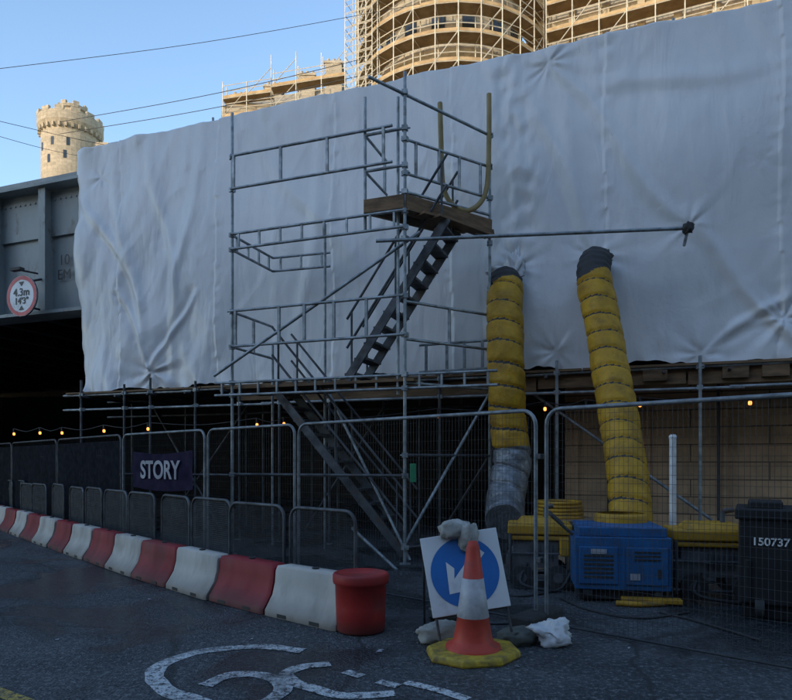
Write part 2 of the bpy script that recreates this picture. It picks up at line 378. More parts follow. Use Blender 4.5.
# ------------------------------------------------------------------ shrink wrap
def build_wrap():
    ns,nr=680,180; s0,s1=sL,9.0
    ties=[(548,62,.8,.30),(690,225,.5,.22),(515,268,.8,.25),(594,256,.6,.28),(700,352,.7,.3),(556,352,.6,.3),(98,176,.6,.25),(152,372,1.0,.55),(762,160,.2,.12),(785,318,.8,.6)]
    T=[(bs(u),bz(u,v),a,w) for u,v,a,w in ties]
    # long slack folds : (from, to, depth, width)
    folds=[((548,62),(700,240),.035,.10),((548,62),(620,330),.025,.14),((690,225),(792,330),.03,.10),((110,165),(150,372),.07,.13),((150,150),(185,340),.05,.12),((85,200),(140,300),.06,.10),((200,140),(165,380),.05,.12),((120,300),(152,372),.06,.07),((190,300),(152,372),.06,.07),((250,130),(380,300),.03,.14),((330,110),(300,330),.025,.14),((535,90),(590,262),.03,.10),((760,300),(792,345),.04,.06),((715,345),(792,300),.04,.07),((600,90),(760,60),.025,.15),((425,90),(500,260),.03,.12)]
    FL=[]
    for (a,b,am,wd) in folds:
        A_=V((bs(a[0]),bz(*a),0)); B_=V((bs(b[0]),bz(*b),0)); FL.append((A_,(B_-A_).normalized(),(B_-A_).length,am,wd))
    cb0=bs(512); vs=[];fs=[]
    seams=[sL+1.45,sL+3.9,-1.3,.95,3.45,5.9,8.0]
    for j in range(nr+14):
        for i in range(ns):
            s=s0+(s1-s0)*i/(ns-1)
            if j<nr: z=ZB+(ZT-ZB)*j/(nr-1); ret=0
            else: z=ZT; ret=(j-nr+1)/14
            P=V((s,0,z)); d=0
            left=max(0,min(1,(-3.0-s)/1.6)); k=.45+left*.9
            d+=.12*noise.noise(P*.42)
            d+=.05*k*noise.noise(V((s*.8+z*.3,0,z*.4-s*.2)))
            rr=noise.noise(V((s*.8-z*.6,1.7,(z*.7+s)*.35))); d+=.08*k*max(0,.16-abs(rr))
            d+=.004*k*noise.noise(V((s*9,3,z*5)))
            q=((s+.35+20)%2.1)-1.05; d+=.010*math.exp(-(q/.09)**2)
            for fi,(A_,dd,L,am,wd) in enumerate(FL):
                w0=V((s,z,0))-A_; al=w0.dot(dd)
                if -.3<al<L+.3:
                    pr=w0.x*dd.y-w0.y*dd.x+.10*math.sin(al*1.7+fi)
                    if abs(pr)<wd*5:
                        env=math.sin(math.pi*max(0,min(1,(al+.3)/(L+.6))))**.6
                        d+=am*env*(math.exp(-(pr/wd)**2)-.5*math.exp(-((pr-wd*1.6)/(wd*1.3))**2))
            band=math.exp(-((s-cb0-.15*math.sin(z*1.3))/.30)**2)
            d+=band*(.07*noise.noise(V((s*3.2,31,z*1.5)))+.035*noise.noise(V((s*7,33,z*4))))
            for sm in seams:
                e=s-(sm+.03*math.sin(z*2+sm)); 
                if abs(e)<.5:
                    d+= (.026 if e>0 else 0)*math.exp(-max(0,e)/.25)
                    d+=.014*math.exp(-(e/.12)**2)*noise.noise(V((s*4,sm,z*7)))
            for ti,(ts,tz,a,wd) in enumerate(T):
                dx=s-ts;dz=z-tz;R2=math.hypot(dx,dz)
                if R2<1.7:
                    th=math.atan2(dz,dx)
                    w=noise.noise(V((math.cos(th)*2.7,math.sin(th)*2.7,ti*7.1)))*1.3*math.exp(-R2/wd)*min(1,R2/.12)
                    d+=a*.08*w-a*.025*math.exp(-(R2/.1)**2)
            low=math.exp(-(z-ZB)/.28)
            d+=low*.06*noise.noise(V((s*3.2+z,2.2,z*.7)))*(1+left)
            low2=math.exp(-(z-ZB)/.9)
            d+=low2*.06*k*noise.noise(V((s*1.7+z*.9,9.2,z*.8)))
            top=math.exp(-(ZT-z)/.45); d+=top*.05*noise.noise(V((s*2.6+z*.8,5,z*.6)))
            if left>0: 
                d+=left*.10*noise.noise(V((s*1.1-z*.4,14.4,z*.35)))
                d+=left*.016*noise.noise(V((s*3.5-z*1.0,24.4,z*1.1)))
            zz=z
            if j<8: zz+= (1-j/8)*(.12*noise.noise(V((s*1.1,8,0)))+.05*noise.noise(V((s*6,8,0))))
            if j>nr-10: zz+= .03*noise.noise(V((s*1.3,18,0)))+.015*noise.noise(V((s*5,18,0)))
            y=-d
            if ret: y=-d*(1-ret)+ret*2.4; zz=zz+.10*math.sin(min(1,ret*3)*1.57)+.05*noise.noise(V((s*1.2,ret*3,0)))
            edge=.30*noise.noise(V((z*.9,21,0)))+.1*noise.noise(V((z*3,22,0)))
            if i<26: s_=s+(1-i/26)*(edge-.08+.34*max(0,(5.2-z)/2.2)); y+= (1-i/26)**3*.5
            else: s_=s
            vs.append((s_,y,zz))
    R=nr+14
    for j in range(R-1):
        for i in range(ns-1): a=j*ns+i; fs.append((a,a+1,a+ns+1,a+ns))
    m=MB(); m.add(vs,fs,0,True); return m.obj('sheeting',[wrap],BM)
w=build_wrap()
e=MB()
for s in [sL+.3+i*1.7 for i in range(10)]:
    e.tube((s,.15,ZT-.2),(s,.15,ZT+random.uniform(.06,.14)),.024)
o2=e.obj('standard_tops',[galv],BM)
group('scaffold_sheeting_wrap',[w,o2])

# ------------------------------------------------------------------ scaffold under the wrap
t=MB(); tb=MB()
smin,smax=sL+.1,10.0
for y,z in ((-.06,2.93),(-.06,2.62),(1.2,2.9),(1.2,2.55)):
    s=smin
    while s<smax:
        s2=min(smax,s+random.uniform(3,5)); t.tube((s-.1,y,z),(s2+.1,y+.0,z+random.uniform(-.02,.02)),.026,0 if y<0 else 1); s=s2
ul=[82,125,151,196,240,280,330,440,557,700]
for u in ul:
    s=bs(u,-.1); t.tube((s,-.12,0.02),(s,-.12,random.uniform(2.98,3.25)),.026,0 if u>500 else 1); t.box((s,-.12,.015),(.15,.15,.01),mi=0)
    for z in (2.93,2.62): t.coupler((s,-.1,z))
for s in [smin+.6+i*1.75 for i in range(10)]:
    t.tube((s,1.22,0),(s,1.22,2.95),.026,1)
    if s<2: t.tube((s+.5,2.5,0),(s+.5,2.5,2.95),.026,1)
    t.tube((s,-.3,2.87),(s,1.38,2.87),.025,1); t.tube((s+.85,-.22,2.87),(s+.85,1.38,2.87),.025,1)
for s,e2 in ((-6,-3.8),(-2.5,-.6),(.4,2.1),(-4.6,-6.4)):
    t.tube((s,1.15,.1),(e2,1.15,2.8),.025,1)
t.tube(V((bs(525,.3),.3,bz(525,388,.3))),V((bs(712,.3),.3,bz(712,520,.3))),.025,0)
t.tube((smin,-.14,1.25),(smin+6,-.14,1.25),.024,1)
for y in [-.1+.235*i for i in range(5)]:
    s=smin
    while s<smax:
        L=random.uniform(3.4,3.95); tb.box((s+L/2,y+.1,2.975+random.uniform(-.006,.006)),(L-.02,.225,.038)); s+=L
for y in [1.075+.235*i for i in range(7)]:
    L=9.2; tb.box((smin+L/2,y+.1,2.975),(L-.02,.225,.038))
s=bs(236)
while s<smax:
    L=random.uniform(1.2,3.2); tb.box((s+L/2,.03,2.79+random.uniform(-.03,.03)),(L-.03,.045,.24)); s+=L
for u in (655,735,610,775): 
    s=bs(u); tb.box((s,-.03,2.85),(.35,.08,.2))
o1=t.obj('tubes',[galv,galvd],BM); o2=tb.obj('boards',[timber],BM)
group('scaffold_platform',[o1,o2])

# stair tower ----------------------------------------------------------------
A=V((-2.65,10.52,0)); B=V((.13,9.5,0)); C=V((1.50,10.40,0)); dAB=(B-A).normalized(); Fp=B-dAB*.63
IN=IY
def at(p,z): return V((p.x,p.y,z))
T=MB(); TB=MB(); R=.0245
T.tube(at(A,0.02),at(A,7.15),R); T.tube(at(B,0.02),at(B,7.2),R*1.05); T.tube(at(C,.02),at(C,6.95),R)
T.tube(at(B+V((-.1,.12,0)),2.5),at(B+V((-.1,.12,0)),6.9),R)
T.tube(at(Fp,4.95),at(Fp,6.95),R)
for q in (A,B,C): T.box(at(q,.012),(.16,.16,.012))
A2=A+IN*1.25; E2=V(((325-CX)/F*11.2,11.2,0))
T.tube(at(E2,0),at(E2,5.6),R); T.tube(at(A2,0),at(A2,3.6),R)
def ladder(p,q,z,h=.26,step=.45,r=R*.9):
    T.tube(at(p,z),at(q,z),r); T.tube(at(p,z+h),at(q,z+h),r)
    n=int((q-p).length/step)
    for i in range(n+1):
        c=p.lerp(q,(i+.4)/(n+.8)); T.box(at(c,z+h/2),(.03,.03,h),Matrix.Rotation(math.atan2(dAB.y,dAB.x),3,'Z'))
def rail(p,q,zs,posts=()):
    for z in zs: T.tube(at(p,z),at(q,z),R*.9)
    for f in posts:
        c=p.lerp(q,f); T.box(at(c,(zs[0]+zs[-1])/2),(.04,.04,abs(zs[-1]-zs[0])),Matrix.Rotation(math.atan2(dAB.y,dAB.x),3,'Z'))
off=IN*(-.045)
rail(A+off,B-dAB*.18+off,(5.90,6.43),(.02,.33,.62,.95))
ladder(A+off,B+off,4.93,.24,.42)
rail(A+off,B+off,(3.36,3.93),(.03,.3,.45,.62,.8,.97))
ladder(A-dAB*.3+off,B+dAB*1.35+off+IN*.1,2.58,.2,.35)
ladder(A,A2,4.93,.24,.4); rail(A,A2,(3.36,3.93),(.5,))
ladder(A2,E2+IN*.2,4.93,.24,.42)
rail(Fp,B,(5.84,6.38),()); rail(B,C,(5.72,6.22),(.12,.38,.62,.88)); rail(B,C,(5.45,),())
rail(Fp,Fp+IN*.9,(5.84,6.38),(.9,))
rail(C,C-dAB*1.2+IN*.05,(3.0,3.45),(.1,.35,.6,.9)); rail(B,C,(2.66,),())
rail(B,C,(3.3,3.85),(.5,))
dBC=(C-B).normalized()
T.tube(at(B-dBC*.62,6.93),at(C+dBC*.06,6.72),R)
T.tube(site(214,376,10.55),site(420,232,9.45),R)
T.tube(site(376,241,9.47),site(692,228,9.09),R*1.05)
T.tube(site(688,228,9.09),at(site(688,228,9.09)+IN*.75,4.77),R)
T.tube(site(410,560,9.55),site(330,395,10.6),R); T.tube(site(352,528,9.6),site(416,588,8.9),R)
T.tube(site(415,205,9.6),site(490,238,10.35),R)
T.tube(at(B,1.3),at(A,1.3),R,1); T.tube(at(B,.25),at(C,.25),R,1); T.tube(at(B,1.6),at(C,1.6),R,1)
T.tube(at(B,.3),at(C,2.6),R)
for q,zz in ((A,(5.9,6.43,4.93,5.17,3.36,3.93,2.58,2.78,1.3)),(B,(5.84,6.38,6.9,4.93,5.17,4.77,5.45,3.36,3.93,2.58,2.78,1.3,.25,1.6,5.72,6.22)),(C,(5.72,6.22,6.72,5.0,3.3,3.85))):
    for z in zz: T.coupler(at(q,z))
def stair(top,bot,wd,n,rails=True):
    top=V(top);bot=V(bot); h=V((bot.x-top.x,bot.y-top.y,0)).normalized(); sd=V((-h.y,h.x,0))*wd/2
    for sg in (-1,1):
        T.beam(top+sd*sg,bot+sd*sg,.04,.13,1)
        if rails:
            for hh in (.95,.5): T.tube(top+sd*sg+V((0,0,hh)),bot+sd*sg+V((0,0,hh)),.02,1)
            for f in (.05,.5,.95):
                c=top.lerp(bot,f)+sd*sg; T.tube(c,c+V((0,0,.95)),.018,1)
    for i in range(n):
        c=top.lerp(bot,(i+.6)/n); T.beam(c-sd,c+sd,.21,.035,1)
dn=-dAB
top=B+dAB*.55+IN*.62; top.z=5.1; bot=top+dn*1.62; bot.z=2.78
stair(top,bot,.62,10)
top=V(((282-CX)/F*10.75,10.75,2.72)); bot=top+dAB*2.25; bot.z=.12
stair(top,bot,.62,12)
for i in range(5):
    p0=A+IN*(.1+.235*i)-dAB*.2; TB.beam(at(p0,2.70),at(p0+dAB*(3.3 if i<2 else 1.5),2.70),.225,.038)
for i in range(6):
    L=(C-B).length
    TB.beam(at(Fp.lerp(B,(i+.5)/6),5.22),at(Fp.lerp(B,(i+.5)/6)+dBC*L*.98,5.22),.12,.038)
TB.beam(at(Fp+off*.9,5.30),at(B+off*.9,5.30),.03,.2); TB.beam(at(B-dBC.cross(V((0,0,1)))*-.04,5.30),at(C-dBC.cross(V((0,0,1)))*-.04,5.26),.03,.2)
for i in range(3):
    TB.beam(at(B+dAB*.2*i+IN*.1*i,5.17-.03*i),at(C,5.17-.03*i),.2,.038)
o1=T.obj('frame',[galv,galvd]); o2=TB.obj('boards',[timber])
tg=MB(); q=site(413,473,9.4); tg.box(q,(.09,.02,.27)); o3=tg.obj('inspection_tag',[greenm],bevel=.01)
kb=MB(); kb.blob(site(688,228,9.05),(.07,.07,.07),amp=.4,seed=3); o4=kb.obj('end_padding',[blackr])
group('scaffold_stair_tower',[o1,o2,o3,o4])

hz=MB(); hz.sweep(spline([site(440,103,10.15),site(441,140,10.1),site(443,185,10.1),site(452,204,10.05),site(466,211,10.1),site(480,203,10.2),site(487,185,10.3),site(489,140,10.35),site(489,94,10.4)],.05),.04,8); hz.obj('hanging_hose',[hosem])

# ------------------------------------------------------------------ ducts
def duct(pts,Rd,collar,pitch,silver=None,seed=0):
    P=spline(pts,.018)
    def rf(l,t):
        ph=(l/pitch+t/(2*math.pi))%1; dd=min(ph,1-ph)
        r=Rd*(1-.10*math.exp(-(dd/.09)**2))*(1+.07*noise.noise(V((l*2.2,math.cos(t)*1.2+seed,math.sin(t)*1.2)))+.035*noise.noise(V((l*8,math.cos(t)*4,math.sin(t)*4+seed))))
        if l<collar: r=Rd*(.95+.12*noise.noise(V((l*4,math.cos(t)*2,math.sin(t)*2+seed)))+.02*math.sin(l*60))*(1-.18*max(0,1-l/.15))
        return r
    def mf(l,t):
        if l<collar+.05*math.sin(t*2+1): return 1
        if silver and l>silver: return 2
        ph=(l/pitch+t/(2*math.pi))%1
        return 1 if min(ph,1-ph)<.05 else 0
    m=MB(); m.sweep(P,rf,32,mf)
    return m
du=duct([site(504,276,10.62),site(505,290,10.5),site(505,310,10.3),site(506,360,10.05),site(508,420,10.0),site(512,455,9.95),site(509,480,9.85),site(505,506,9.6),site(505,522,9.2)],.285,.24,.33,silver=2.95,seed=1)
o=[du.obj('hose',[ducty,blackr,ducts])]
fr=MB(); fr.blob(site(516,268,10.6),(.12,.08,.24),amp=.9,seed=8,flat=.9,n=30); fr.blob(site(500,272,10.6),(.2,.1,.07),amp=.7,seed=18,flat=.9,n=24); o.append(fr.obj('tied_sheeting',[wrap]))
group('ventilation_duct',o)
du=duct([site(596,256,10.12),site(594,272,9.98),site(596,290,9.85),site(600,312,9.7),site(607,350,9.45),site(619,420,8.95),site(628,480,8.45),site(633,540,8.05)],.262,.46,.30,seed=5)
o=[du.obj('hose',[ducty,blackr,ducts])]
fr=MB(); fr.blob(site(600,258,10.1),(.17,.13,.10),rot=-.3,amp=.7,seed=8,flat=.5,n=24); o.append(fr.obj('collar_flap',[blackr]))
group('ventilation_duct',o)

# ------------------------------------------------------------------ heaters, machines
def frame_from(p,ang): 
    m=Matrix.Rotation(ang,4,'Z'); m.translation=V(p); return m
fa=math.atan2(-.666,.746)*.25
def heater():
    mt=frame_from((2.49,7.35,-.05),fa)
    a=MB()
    a.box((0,0,.47),(.98,.95,.56)); a.box((0,0,.80),(.90,.86,.10))
    a.box((-.25,-.485,.45),(.40,.02,.40)); a.box((.24,-.485,.45),(.42,.02,.40))
    ob=[a.obj('casing',[bluem],mt,bevel=.02,seg=2)]
    c=MB()
    for i in range(6): c.box((-.25,-.498,.33+i*.045),(.30,.012,.020))
    for i in range(3): c.box((.24,-.498,.52+i*.04),(.26,.012,.016))
    c.box((.36,-.5,.38),(.03,.02,.09)); c.box((0,0,.14),(.9,.8,.12))
    for x in (-.36,.36):
        for y in (-.36,.36):
            c.tube((x-.04,y,.15),(x+.04,y,.15),.1,0,16)
    c.tube((-.5,-.3,.75),(-.72,-.3,.95),.018); c.tube((-.5,.3,.75),(-.72,.3,.95),.018); c.tube((-.72,-.3,.95),(-.72,.3,.95),.018)
    ob.append(c.obj('louvres_and_wheels',[blackr],mt))
    wl=MB(); wl.box((-.25,-.5,.60),(.16,.006,.05)); wl.box((.12,-.5,.34),(.1,.006,.07)); ob.append(wl.obj('labels',[fadedpaint],mt))
    d=MB(); d.box((.28,-.5,.10),(.6,.12,.05)); d.lathe((.1,.35,.85),[(.3,0),(.3,.08),(.27,.1)],24); ob.append(d.obj('outlet_collar',[yelm],mt,bevel=.01))
    return group('blue_site_heater',ob)
heater()
def genny(pos,ang,w=.95,name='yellow_heater_unit'):
    mt=frame_from(pos,ang); a=MB()
    a.box((0,0,.70),(w,.6,.12)); a.box((0,0,.60),(w*.93,.55,.06)); a.box((w*.38,-.02,.5),(.12,.56,.22))
    a.add([(-w*.35,-.22,.763),(w*.3,-.22,.763),(w*.22,-.16,.83),(-w*.28,-.16,.83),(-w*.35,.22,.763),(w*.3,.22,.763),(w*.22,.16,.83),(-w*.28,.16,.83)],[(0,1,2,3),(1,5,6,2),(5,4,7,6),(4,0,3,7),(3,2,6,7)])
    o=[a.obj('cover',[yelm],mt,bevel=.02,seg=2)]
    c=MB(); c.box((-.05,0,.40),(w*.7,.45,.32)); c.tube((-w*.3,-.25,.3),(-w*.3,.25,.3),.17,0,18)
    for x in (-w/2+.03,w/2-.03):
        for y in (-.28,.28): c.tube((x,y,.06),(x,y,.66),.018,1)
    for y in (-.28,.28):
        c.tube((-w/2,y,.1),(w/2,y,.1),.018,1); c.tube((-w/2,y,.42),(w/2,y,.42),.014,1)
    for x in (-w*.28,w*.28):
        for y in (-.3,.3): c.tube((x,y-.035,.14),(x,y+.035,.14),.14,2,18); c.tube((x,y-.04,.14),(x,y+.04,.14),.06,0,12)
    for i in range(6): c.box((-.1+i*.05,-.232,.42),(.02,.012,.2),mi=1)
    c.tube((w*.1,-.05,.83),(w*.1,-.05,.95),.03,1); c.tube((w*.1,-.05,.95),(w*.22,-.05,.97),.03,1)
    o.append(c.obj('engine_and_frame',[steelg,galvd,blackr],mt,bevel=.006)); 
    h=MB(); h.sweep(spline([(-w*.2,-.25,.3),(-w*.3,-.42,.1),(0,-.5,.04),(w*.3,-.45,.04),(w*.5,-.3,.25)],.05),.02,6); o.append(h.obj('hose',[blackr],mt))
    return group(name,o)
genny((3.55,7.3,0),fa,.95); genny((1.75,7.95,0),fa,.75)
cc=MB()
for k in range(5): cc.sweep([V((math.cos(a*.4)*(.34-.01*k),math.sin(a*.4)*.34,k*.05)) for a in range(17)],.026,6)
cc.obj('coiled_hose',[yelm],Matrix.Translation((2.35,9.4,.72)))
cs=MB(); cs.box((2.35,9.4,.33),(.9,.7,.66)); cs.box((2.35,9.4,.68),(.96,.76,.04)); cs.obj('storage_crate',[ply],bevel=.01)
wp=MB(); wp.tube((3.33,7.82,0),(3.33,7.82,1.78),.04,0,14); wp.tube((3.33,7.82,.02),(3.33,7.82,.06),.1,0,14); wp.lathe((3.33,7.82,1.78),[(.045,0),(.045,.03),(.03,.05),(0,.05)],14); wp.obj('white_standpipe',[plastw])
def tank():
    mt=frame_from((3.92,6.40,0),-.5); a=MB()
    a.box((0,0,.55),(.95,.8,.82)); a.box((0,0,1.0),(1.02,.86,.10)); a.box((-.25,0,1.08),(.3,.5,.07))
    for x in (-.40,0.1,.34): a.box((x,-.41,.36),(.05,.03,.42))
    a.box((0,0,.07),(.9,.7,.14))
    o=[a.obj('body',[binm],mt,bevel=.02,seg=2)]
    r3=mt.to_3x3()
    o.append(text('number','150737',mt@V((-.21,-.412,.74)),r3@V((1,0,0)),(0,0,1),.105,whitepaint,bold=.002)); 
    c=MB(); 
    for x in (-.3,.3): c.tube((x-.04,-.35,.1),(x+.04,-.35,.1),.1,0,16)
    o.append(c.obj('wheels',[blackr],mt)); group('black_waste_bin',o)
tank()
pp=MB()
for i in range(5): pp.beam(V((4.0+.02*i,8.6-.03*i,.04+.05*i)),V((6.2,7.9-.03*i,.04+.05*i)),.25,.045)
pp.obj('timber_stack',[ply])
fl=MB(); q=gnd(640,606); fl.sweep(spline([q+V((-.25,0,.03)),q+V((0,-.06,.03)),q+V((.3,.03,.03)),q+V((.3,.3,.03))],.05),.03,8); fl.obj('yellow_cable_duct',[yelm])
ld=MB()
for pts in ([(690,612),(640,618),(590,610),(560,598)],[(760,640),(700,622),(660,612)],[(430,600),(470,590),(520,596),(560,590)]):
    ld.sweep(spline([gnd(u,v,.014) for u,v in pts],.05),.012,6)
ld.obj('power_lead',[blackr])

# ------------------------------------------------------------------ fence
F0=V((1.33,5.98,0)); FD=V((-.746,.666,0)).normalized()
def panel(p,d,L,hgt=1.98,z0=-.03,vs_=.04,hs=.11,wr=.0017,net=False,name='mesh_fence_panel',feet=True,wm=None,fm=None):
    p=V(p); d=V(d).normalized(); f=MB(); r=.019; rc=.14
    def Q(x,z): return p+d*x+V((0,0,z))
    pts=[Q(.02,.02)]+[Q(.02,hgt-rc)]
    for k in range(1,6):
        a=k/5*math.pi/2; pts.append(Q(.02+rc-rc*math.cos(a),hgt-rc+rc*math.sin(a)))
    for k in range(0,6):
        a=k/5*math.pi/2; pts.append(Q(L-.02-rc+rc*math.sin(a),hgt-rc+rc*math.cos(a)))
    pts.append(Q(L-.02,.02)); f.sweep(pts,r,8)
    f.tube(Q(.02,z0+.06),Q(L-.02,z0+.06),r*.6,1)
    w=MB(); x=.06
    while x<L-.04:
        ins=0 if rc<x<L-rc else .06
        w.tube(Q(x,z0+.06),Q(x,hgt-ins-.005),wr,0,3,caps=False); x+=vs_
    z=z0+.15
    while z<hgt-.03: w.tube(Q(.03,z),Q(L-.03,z),wr,0,3,caps=False); z+=hs
    o=[f.obj('frame',[fm or fencem,wired]),w.obj('wire_mesh',[wm or wirem])]
    if feet:
        ft=MB(); nrm=V((-d.y,d.x,0)); ang=math.atan2(nrm.y,nrm.x)
        ft.box(Q(0,.065),(.62,.22,.13),Matrix.Rotation(ang,3,'Z')); o.append(ft.obj('foot_block',[blackr],bevel=.03,seg=2))
    if net:
        nn=MB(); n1=24
        vs=[];fs=[];nrm=V((-d.y,d.x,0))
        for j in range(9):
            for i in range(n1+1): vs.append(Q(.05+(L-.1)*i/n1,.2+(hgt-.3)*j/8)+nrm*(.015+.03*noise.noise(V((i*.6,j*.6,L)))))
        for j in range(8):
            for i in range(n1): a=j*(n1+1)+i; fs.append((a,a+1,a+n1+2,a+n1+1))
        nn.add(vs,fs,0,True); o.append(nn.obj('debris_netting',[darknet]))
    return group(name,o)
panel(F0-FD*3.52,FD,3.48,hs=.075)
panel(F0+FD*.03,FD,3.43,hs=.1)
q=F0+FD*3.5
panel(q,FD,2.05,vs_=.05,wm=wired); panel(q+FD*2.1,FD,2.65,vs_=.05,wm=wired)
d2_=V((-.70,.71,0)).normalized(); q2=q+FD*4.8
for i in range(3): panel(q2+d2_*3.45*i,d2_,3.4,vs_=.1,hs=.25,net=True,wm=wired,fm=galvd)
ck=MB()
for z in (.6,1.55): ck.box(F0+V((0,0,z)),(.05,.09,.05),Matrix.Rotation(-.73,3,'Z'))
ck.obj('fence_coupler',[galvd],bevel=.006)

def banner():
    nrm=V((-FD.y,FD.x,0)); 
    if nrm.y>0: nrm=-nrm
    kL=(134-CX)/F; kR=(194-CX)/F
    def tt(k,P): return (k*P.y-P.x)/(FD.x-k*FD.y)
    P=F0+nrm*.05; a=P+FD*tt(kR,P); b_=P+FD*tt(kL,P)
    m=MB(); n=20; vs=[];fs=[]
    zt=1.68; zb=1.08
    for j in range(7):
        for i in range(n+1):
            c=b_.lerp(a,i/n); z=zb+(zt-zb)*j/6-.05*math.sin(i/n*math.pi)
            vs.append(at(c,z)+nrm*(.02+.03*noise.noise(V((i*.4,j*.5,2)))))
    for j in range(6):
        for i in range(n): k=j*(n+1)+i; fs.append((k,k+1,k+n+2,k+n+1))
    m.add(vs,fs,0,True); o=m.obj('cloth',[banm])
    tx=text('lettering','STORY',at((a+b_)/2,1.36)+nrm*.055,a-b_,(0,0,1),.40,fadedpaint,ext=.001,bold=.010)
    group('advertising_banner',[o,tx])
banner()

# ------------------------------------------------------------------ red/white barriers
path=spline([V((-.53,5.72,0)),V((-2.31,7.3,0)),V((-4.27,9.4,0)),V((-8.7,14.3,0)),V((-14,20.5,0))],.02)
def along(dist):
    l=0
    for i in range(len(path)-1):
        s=(path[i+1]-path[i]).length
        if l+s>=dist: return path[i].lerp(path[i+1],(dist-l)/s),(path[i+1]-path[i]).normalized()
        l+=s
    return path[-1],(path[-1]-path[-2]).normalized()
prof=[(-.23,0),(-.23,.05),(-.20,.09),(-.13,.20),(-.095,.33),(-.085,.45),(-.07,.475),(.07,.475),(.085,.45),(.095,.33),(.13,.20),(.20,.09),(.23,.05),(.23,0)]
for k in range(18):
    p0,d=along(k*1.0+.01); p1,_=along(k*1.0+.99); d=(p1-p0).normalized(); n=V((d.y,-d.x,0)) 
    if n.y<0: n=-n
    c0=p0+n*.2; c1=p1+n*.2; c0+=n*random.uniform(-.025,.025); c1+=n*random.uniform(-.025,.025)
    m=MB(); vs=[];fs=[]
    xs=[0,.02,.06,.3,.5,.7,.94,.98,1]; K=len(prof)
    for i,x in enumerate(xs):
        sc=.93 if x in (0,1) else (.985 if x in(.02,.98) else 1)
        c=c0.lerp(c1,x)
        for a,z in prof: vs.append(c+n*a*sc+V((0,0,z*(sc if z>.1 else 1)+.004)))
    for i in range(len(xs)-1):
        for j in range(K-1): a=i*K+j; fs.append((a,a+K,a+K+1,a+1))
    m.add(vs,fs,0,True); m.add(vs[:K],[tuple(range(K))],0); m.add(vs[-K:],[tuple(range(K))][::-1],0)
    o=m.obj('body',[whb if k%2==0 else redb])
    det=MB()
    for x in (.27,.73):
        c=c0.lerp(c1,x)-n*.218; ang=math.atan2(d.y,d.x)
        det.box(c+V((0,0,.03)),(.13,.03,.035),Matrix.Rotation(ang,3,'Z'))
    c=c0.lerp(c1,.5)+V((0,0,.474)); det.tube(c,c+V((0,0,.02)),.035,0,12)
    o2=det.obj('fork_slots_and_cap',[blackr])
    group('road_barrier',[o,o2])
for k in range(13):
    p0,d=along(.35+k*1.12); p1,_=along(.35+k*1.12+1.08); d=(p1-p0).normalized(); n=V((d.y,-d.x,0))
    if n.y<0:n=-n
    panel(p0+n*(.62+random.uniform(-.05,.05)),d+n*random.uniform(-.06,.06),1.07,hgt=1.02+random.uniform(-.02,.03),vs_=.020,hs=.025,wr=.0025,feet=False,name='pedestrian_barrier',wm=wired,fm=galvd)

dr=MB(); c=gnd(360,634); c=V((c.x,c.y+.12,0))
dr.lathe(c,[(.0,.005),(.20,.005),(.215,.02),(.222,.22),(.228,.42),(.245,.43),(.25,.45),(.25,.50),(.242,.515),(.225,.52),(.215,.50),(.0,.49)],40)
dr.obj('red_plastic_drum',[redp])

# ------------------------------------------------------------------ arrow sign
def arrow_sign():
    ctr=site(465,572,5.35); roll=math.radians(8); lean=math.radians(-14)
    Rm=Matrix.Rotation(math.radians(4),4,'Z')@Matrix.Rotation(lean,4,'X')@Matrix.Rotation(-roll,4,'Y')
    mt=Rm.copy(); mt.translation=ctr; hs=.325; obs=[]
    m=MB(); m.box((0,0,0),(2*hs,.012,2*hs)); obs.append(m.obj('board',[white],mt,bevel=.004))
    m=MB(); n=48; m.add([(0,-.009,0)]+[(math.cos(2*math.pi*i/n)*.285,-.009,math.sin(2*math.pi*i/n)*.285) for i in range(n)],[(0,1+i,1+(i+1)%n) for i in range(n)]); obs.append(m.obj('disc',[bluesign],mt))
    m=MB(); a=math.radians(225); 
    def ro(x,z): return (x*math.cos(a)-z*math.sin(a),-.012,x*math.sin(a)+z*math.cos(a))
    m.add([ro(*q) for q in ((.225,0),(.03,.175),(.03,.09),(.10,.04),(-.225,.04),(-.225,-.04),(.10,-.04),(.03,-.09),(.03,-.175))],[(0,1,2,3),(0,3,6),(3,4,5,6),(0,6,7,8)])
    obs.append(m.obj('arrow',[white],mt))
    f=MB(); W=lambda x,y,z: mt@V((x,y,z))
    bl=W(-hs+.03,.02,-hs);br=W(hs-.03,.02,-hs);tl=W(-hs+.03,.02,hs-.02);tr=W(hs-.03,.02,hs-.02)
    for a_,b_ in ((bl,tl),(br,tr),(tl,tr),(bl,br)): f.tube(a_,b_,.012)
    d=(bl-tl).normalized(); g1=bl+d*((bl.z-.01)/-d.z); g2=br+d*((br.z-.01)/-d.z); f.tube(bl,g1,.012); f.tube(br,g2,.012)
    g3=g1+V((-.1,.75,0)); g4=g2+V((.1,.75,0)); f.tube(tl,g3,.012);f.tube(tr,g4,.012); f.tube(g3,g4,.012)
    obs.append(f.obj('folding_frame',[galvd]))
    sb=MB(); tp=W(.03,.02,hs+.02); sb.blob(tp+V((-.05,-.03,.01)),(.135,.09,.08),rot=.3,amp=.25,seed=4,flat=.8,n=28); sb.blob(tp+V((.055,-.08,-.05)),(.08,.065,.12),rot=-.5,amp=.25,seed=14,flat=.8,n=28)
    obs.append(sb.obj('weight_bag',[sandb]))
    group('keep_left_arrow_sign',obs)
arrow_sign()
